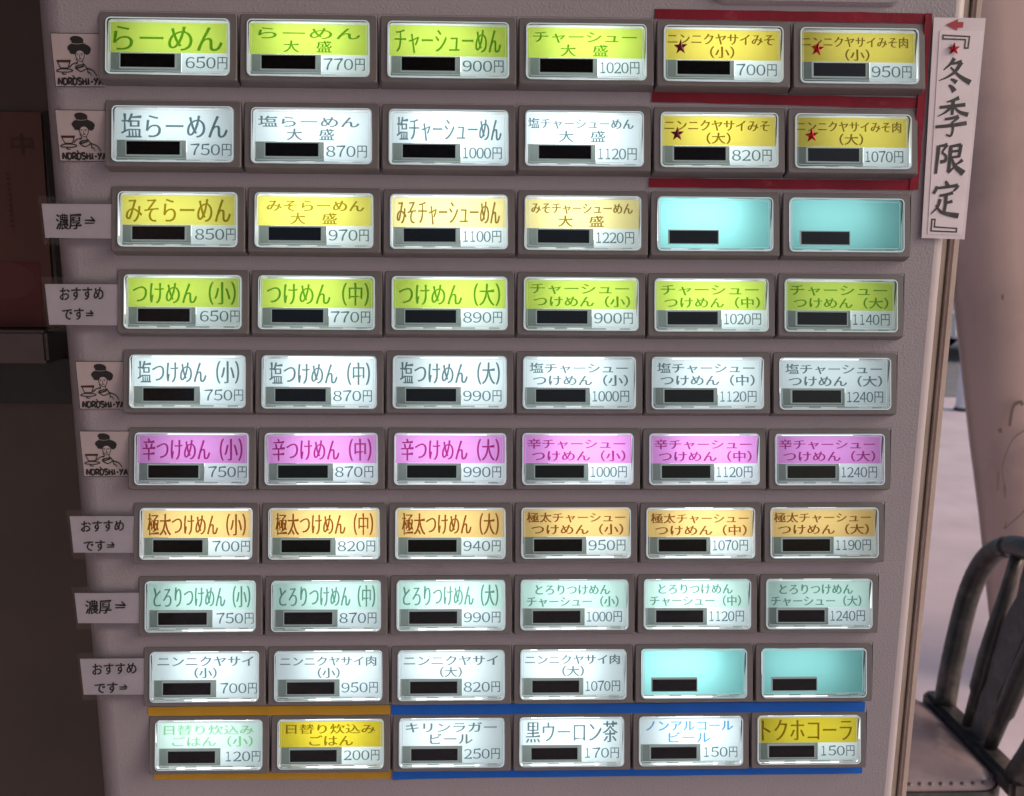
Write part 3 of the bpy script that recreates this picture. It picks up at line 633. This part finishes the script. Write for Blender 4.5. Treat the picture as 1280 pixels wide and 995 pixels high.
# ------------------------------------------------------------------ chair with leather seat
WOOD = mat('worn black paint on wood', (.036, .034, .034), .36, noise=(30, .35), bump=(60, .6, .002), stain=((.125, .092, .08), 17, .50, .70))
LEATHER = mat('brown leather', (.32, .23, .235), .24, noise=(25, .12), bump=(160, .25, .0012), stain=((.13, .06, .05), 9, .56, .8))
BRASS = mat('dull nail', (.22, .19, .19), .35, metal=.7)
ch = empty('wooden_chair', (.78, 1.22, 0)); tag(ch, 'dark worn wooden hoop back chair with studded leather seat', 'chair')
def cp(mb, name, par=ch, **k): o = mb.build(name, par, **k); o.matrix_parent_inverse = Matrix.Translation((-.78, -1.22, 0)) if par is ch else Matrix(); return o
RC = lambda z: .970 + .22 * (z - .45)
sx0, sx1, sy0, sy1 = .575, .965, 1.060, 1.385
def seat_out(ins, n=6): return [(x + (sx0 + sx1) / 2, y + (sy0 + sy1) / 2) for x, y in rrect(sx1 - sx0 - 2 * ins, sy1 - sy0 - 2 * ins, max(.05 - ins, .01), n)]
mb = MB(); mb.loft([[(x, y, z) for x, y in seat_out(i)] for i, z in ((.0, .405), (-.006, .41), (-.006, .432), (-.002, .440))], WOOD, True, True); cp(mb, 'seat_frame', smooth=False)
mb = MB(); mb.loft([[(x, y, z) for x, y in seat_out(i)] for i, z in ((.002, .441), (.003, .447), (.016, .458), (.04, .468), (.09, .476), (.14, .479))], LEATHER, False, True); seat = cp(mb, 'seat', smooth=True)
per = seat_out(.008, 8); L = []
for i in range(len(per)):
    a, b = Vector(per[i]), Vector(per[(i + 1) % len(per)]); L.append((a, b, (b - a).length))
tot = sum(l_[2] for l_ in L); NN = 64; nail_me = None
for i in range(NN):
    d = tot * i / NN
    for a, b, l_ in L:
        if d <= l_: q = a.lerp(b, d / l_ if l_ else 0); break
        d -= l_
    if nail_me is None:
        mb = MB(); mb.loft([[(r_ * math.cos(2 * math.pi * j / 10), r_ * math.sin(2 * math.pi * j / 10), z) for j in range(10)] for r_, z in ((.0048, 0), (.0040, .0022), (.0018, .0034))], BRASS, False, True)
        no = mb.build('nail', ch, smooth=True); nail_me = no
    else:
        no = nail_me.copy(); C.objects.link(no); no.parent = ch
    no.location = (q.x - .78, q.y - 1.22, .4515)
# back rail and hoop
mb = MB(); mb.box((.952, 1.030, .438), (.998, 1.372, .478), WOOD); cp(mb, 'back_rail', bevel=.008)
yc = 1.185
half = [(.131, .470), (.150, .545), (.166, .640), (.172, .715), (.160, .778), (.128, .822), (.075, .848), (0, .858)]
path = [(RC(z), yc + y, z) for y, z in half] + [(RC(z), yc - y, z) for y, z in half[-2::-1]]
def smooth_path(P, n=4):
    P = [Vector(p) for p in P]; E = [P[0] * 2 - P[1]] + P + [P[-1] * 2 - P[-2]]; out = []
    for i in range(1, len(E) - 2):
        for k_ in range(n):
            t = k_ / n; a, b, c_, d = E[i - 1], E[i], E[i + 1], E[i + 2]
            out.append(.5 * ((2 * b) + (c_ - a) * t + (2 * a - 5 * b + 4 * c_ - d) * t * t + (3 * b - a - 3 * c_ + d) * t ** 3))
    return out + [P[-1]]
mb = MB(); tube(mb, smooth_path(path), .0225, WOOD, 16); cp(mb, 'back_hoop', smooth=True)
for s in (1, -1):
    mb = MB(); b0, b1 = (.040, .470), (.066, .835); pts = []; rad = []
    for f, r_ in ((0, .0115), (.12, .0125), (.2, .013), (.23, .0175), (.42, .019), (.6, .017), (.78, .013), (.9, .0125), (1, .012)):
        z = b0[1] + (b1[1] - b0[1]) * f; pts.append((RC(z), yc + s * (b0[0] + (b1[0] - b0[0]) * f), z)); rad.append(r_)
    tube(mb, pts, rad, WOOD, 12); cp(mb, 'spindle', smooth=True)
mb = MB(); rings = []
for z, hw in ((.470, .019), (.52, .021), (.555, .027), (.58, .021), (.63, .030), (.70, .034), (.74, .026), (.765, .019), (.80, .026), (.845, .030)):
    x = RC(z); rings.append([(x - .007, yc - hw, z), (x - .007, yc + hw, z), (x + .007, yc + hw, z), (x + .007, yc - hw, z)])
mb.loft(rings, WOOD, True, True); cp(mb, 'splat', recalc=True)
for x, y, ex, ey in ((.62, 1.10, -.03, -.02), (.62, 1.345, -.03, .02), (.93, 1.09, .05, -.02), (.93, 1.355, .05, .02)):
    mb = MB(); tube(mb, [(x, y, .41), (x + ex * .4, y + ey * .4, .25), (x + ex * .5, y + ey * .5, .2), (x + ex, y + ey, 0)], [.019, .022, .018, .014], WOOD, 12); cp(mb, 'leg', smooth=True)
for y in (1.09, 1.355):
    mb = MB(); tube(mb, [(.605, y, .2), (.77, y, .2), (.955, y, .2)], [.009, .013, .009], WOOD, 10); cp(mb, 'stretcher', smooth=True)
mb = MB(); tube(mb, [(.775, 1.09, .2), (.775, 1.22, .2), (.775, 1.355, .2)], [.009, .012, .009], WOOD, 10); cp(mb, 'stretcher', smooth=True)

# ------------------------------------------------------------------ dark cabinet at the left
CAB = mat('dark brown cabinet', (.072, .055, .050), .6, noise=(20, .15))
CABLOW = mat('brown lower panel', (.090, .070, .062), .6, noise=(15, .12)); SHELF = mat('brown grey ledge', (.13, .105, .10), .5, noise=(30, .1)); CLOTH = mat('dark grey green panel', (.035, .038, .036), .7, noise=(40, .15))
BLACKGAP = mat('black side', (.012, .011, .011), .8)
cb = empty('cabinet', (-.6, .3, 0)); tag(cb, 'dark brown cabinet with narrow ledge left of the ticket machine', 'cabinet')
def cbp(mb, name, **k): o = mb.build(name, cb, **k); o.matrix_parent_inverse = Matrix.Translation((.6, -.3, 0)); return o
mb = MB(); mb.box((-1.0, .17, 1.392), (-.262, .55, 2.1), CAB); cbp(mb, 'upper_panel', bevel=.003)
mb = MB(); mb.box((-1.0, .20, 0), (-.235, .55, 1.3395), CABLOW); cbp(mb, 'lower_panel', bevel=.003)
mb = MB(); mb.box((-.99, .182, 1.340), (-.245, .54, 1.370), CLOTH); cbp(mb, 'recess_panel')
mb = MB(); mb.box((-1.0, .155, 1.3705), (-.2905, .55, 1.3915), SHELF); cbp(mb, 'ledge', bevel=.002)
mb = MB(); mb.box((-.283, .160, 1.3925), (-.240, .50, 1.525), BLACKGAP); cbp(mb, 'side_recess')
POSTER = mat('red brown poster', (.105, .045, .035), .6, noise=(9, .12)); POSTRED = mat('poster red block', (.12, .022, .022), .6, noise=(30, .2)); POSTINK = mat('poster faded ink', (.065, .022, .02), .6); POSTPALE = mat('poster pale print', (.125, .036, .033), .6)
ps = empty('wall_poster', (-.4, .165, 1.39)); tag(ps, 'faded red brown poster on the dark cabinet', 'poster')
def pp(mb, name): o = mb.build(name, ps); o.matrix_parent_inverse = Matrix.Translation((.4, -.165, -1.39)); return o
mb = MB(); sheet(mb, [(-.60, 1.525), (-.60, 1.3925), (-.2905, 1.3925), (-.2880, 1.525)], .1695, .1675, POSTER); G = lambda x, z, lift: (x, .1672 - lift, z)
mb.poly([G(x, z, 0) for x, z in [(-.60, 1.3935), (-.298, 1.3935), (-.296, 1.434), (-.60, 1.434)]], POSTRED)
pp(mb, 'sheet')
mb = MB(); blob(mb, ell(-.318, 1.422, .018, .012), POSTPALE, G, .0002); pp(mb, 'pale_oval')
mb = MB(); lettering(mb, '中', (-.3075, 1.4995, -.2945, 1.5120), POSTINK, G, .0004, .0003, lift=.0003)
for k in range(11):
    z = 1.4880 - k * .0032
    stroke(mb, [(-.3125, z), (-.3098, z + .0003)], .0007, .0005, POSTINK, G, .0003 + k * 1e-5); stroke(mb, [(-.3111, z + .0010), (-.3113, z - .0011)], .0006, .0005, POSTINK, G, .00035 + k * 1e-5)
pp(mb, 'lettering')

# no stray tops: set smooth shading only where asked
bpy.context.view_layer.update()
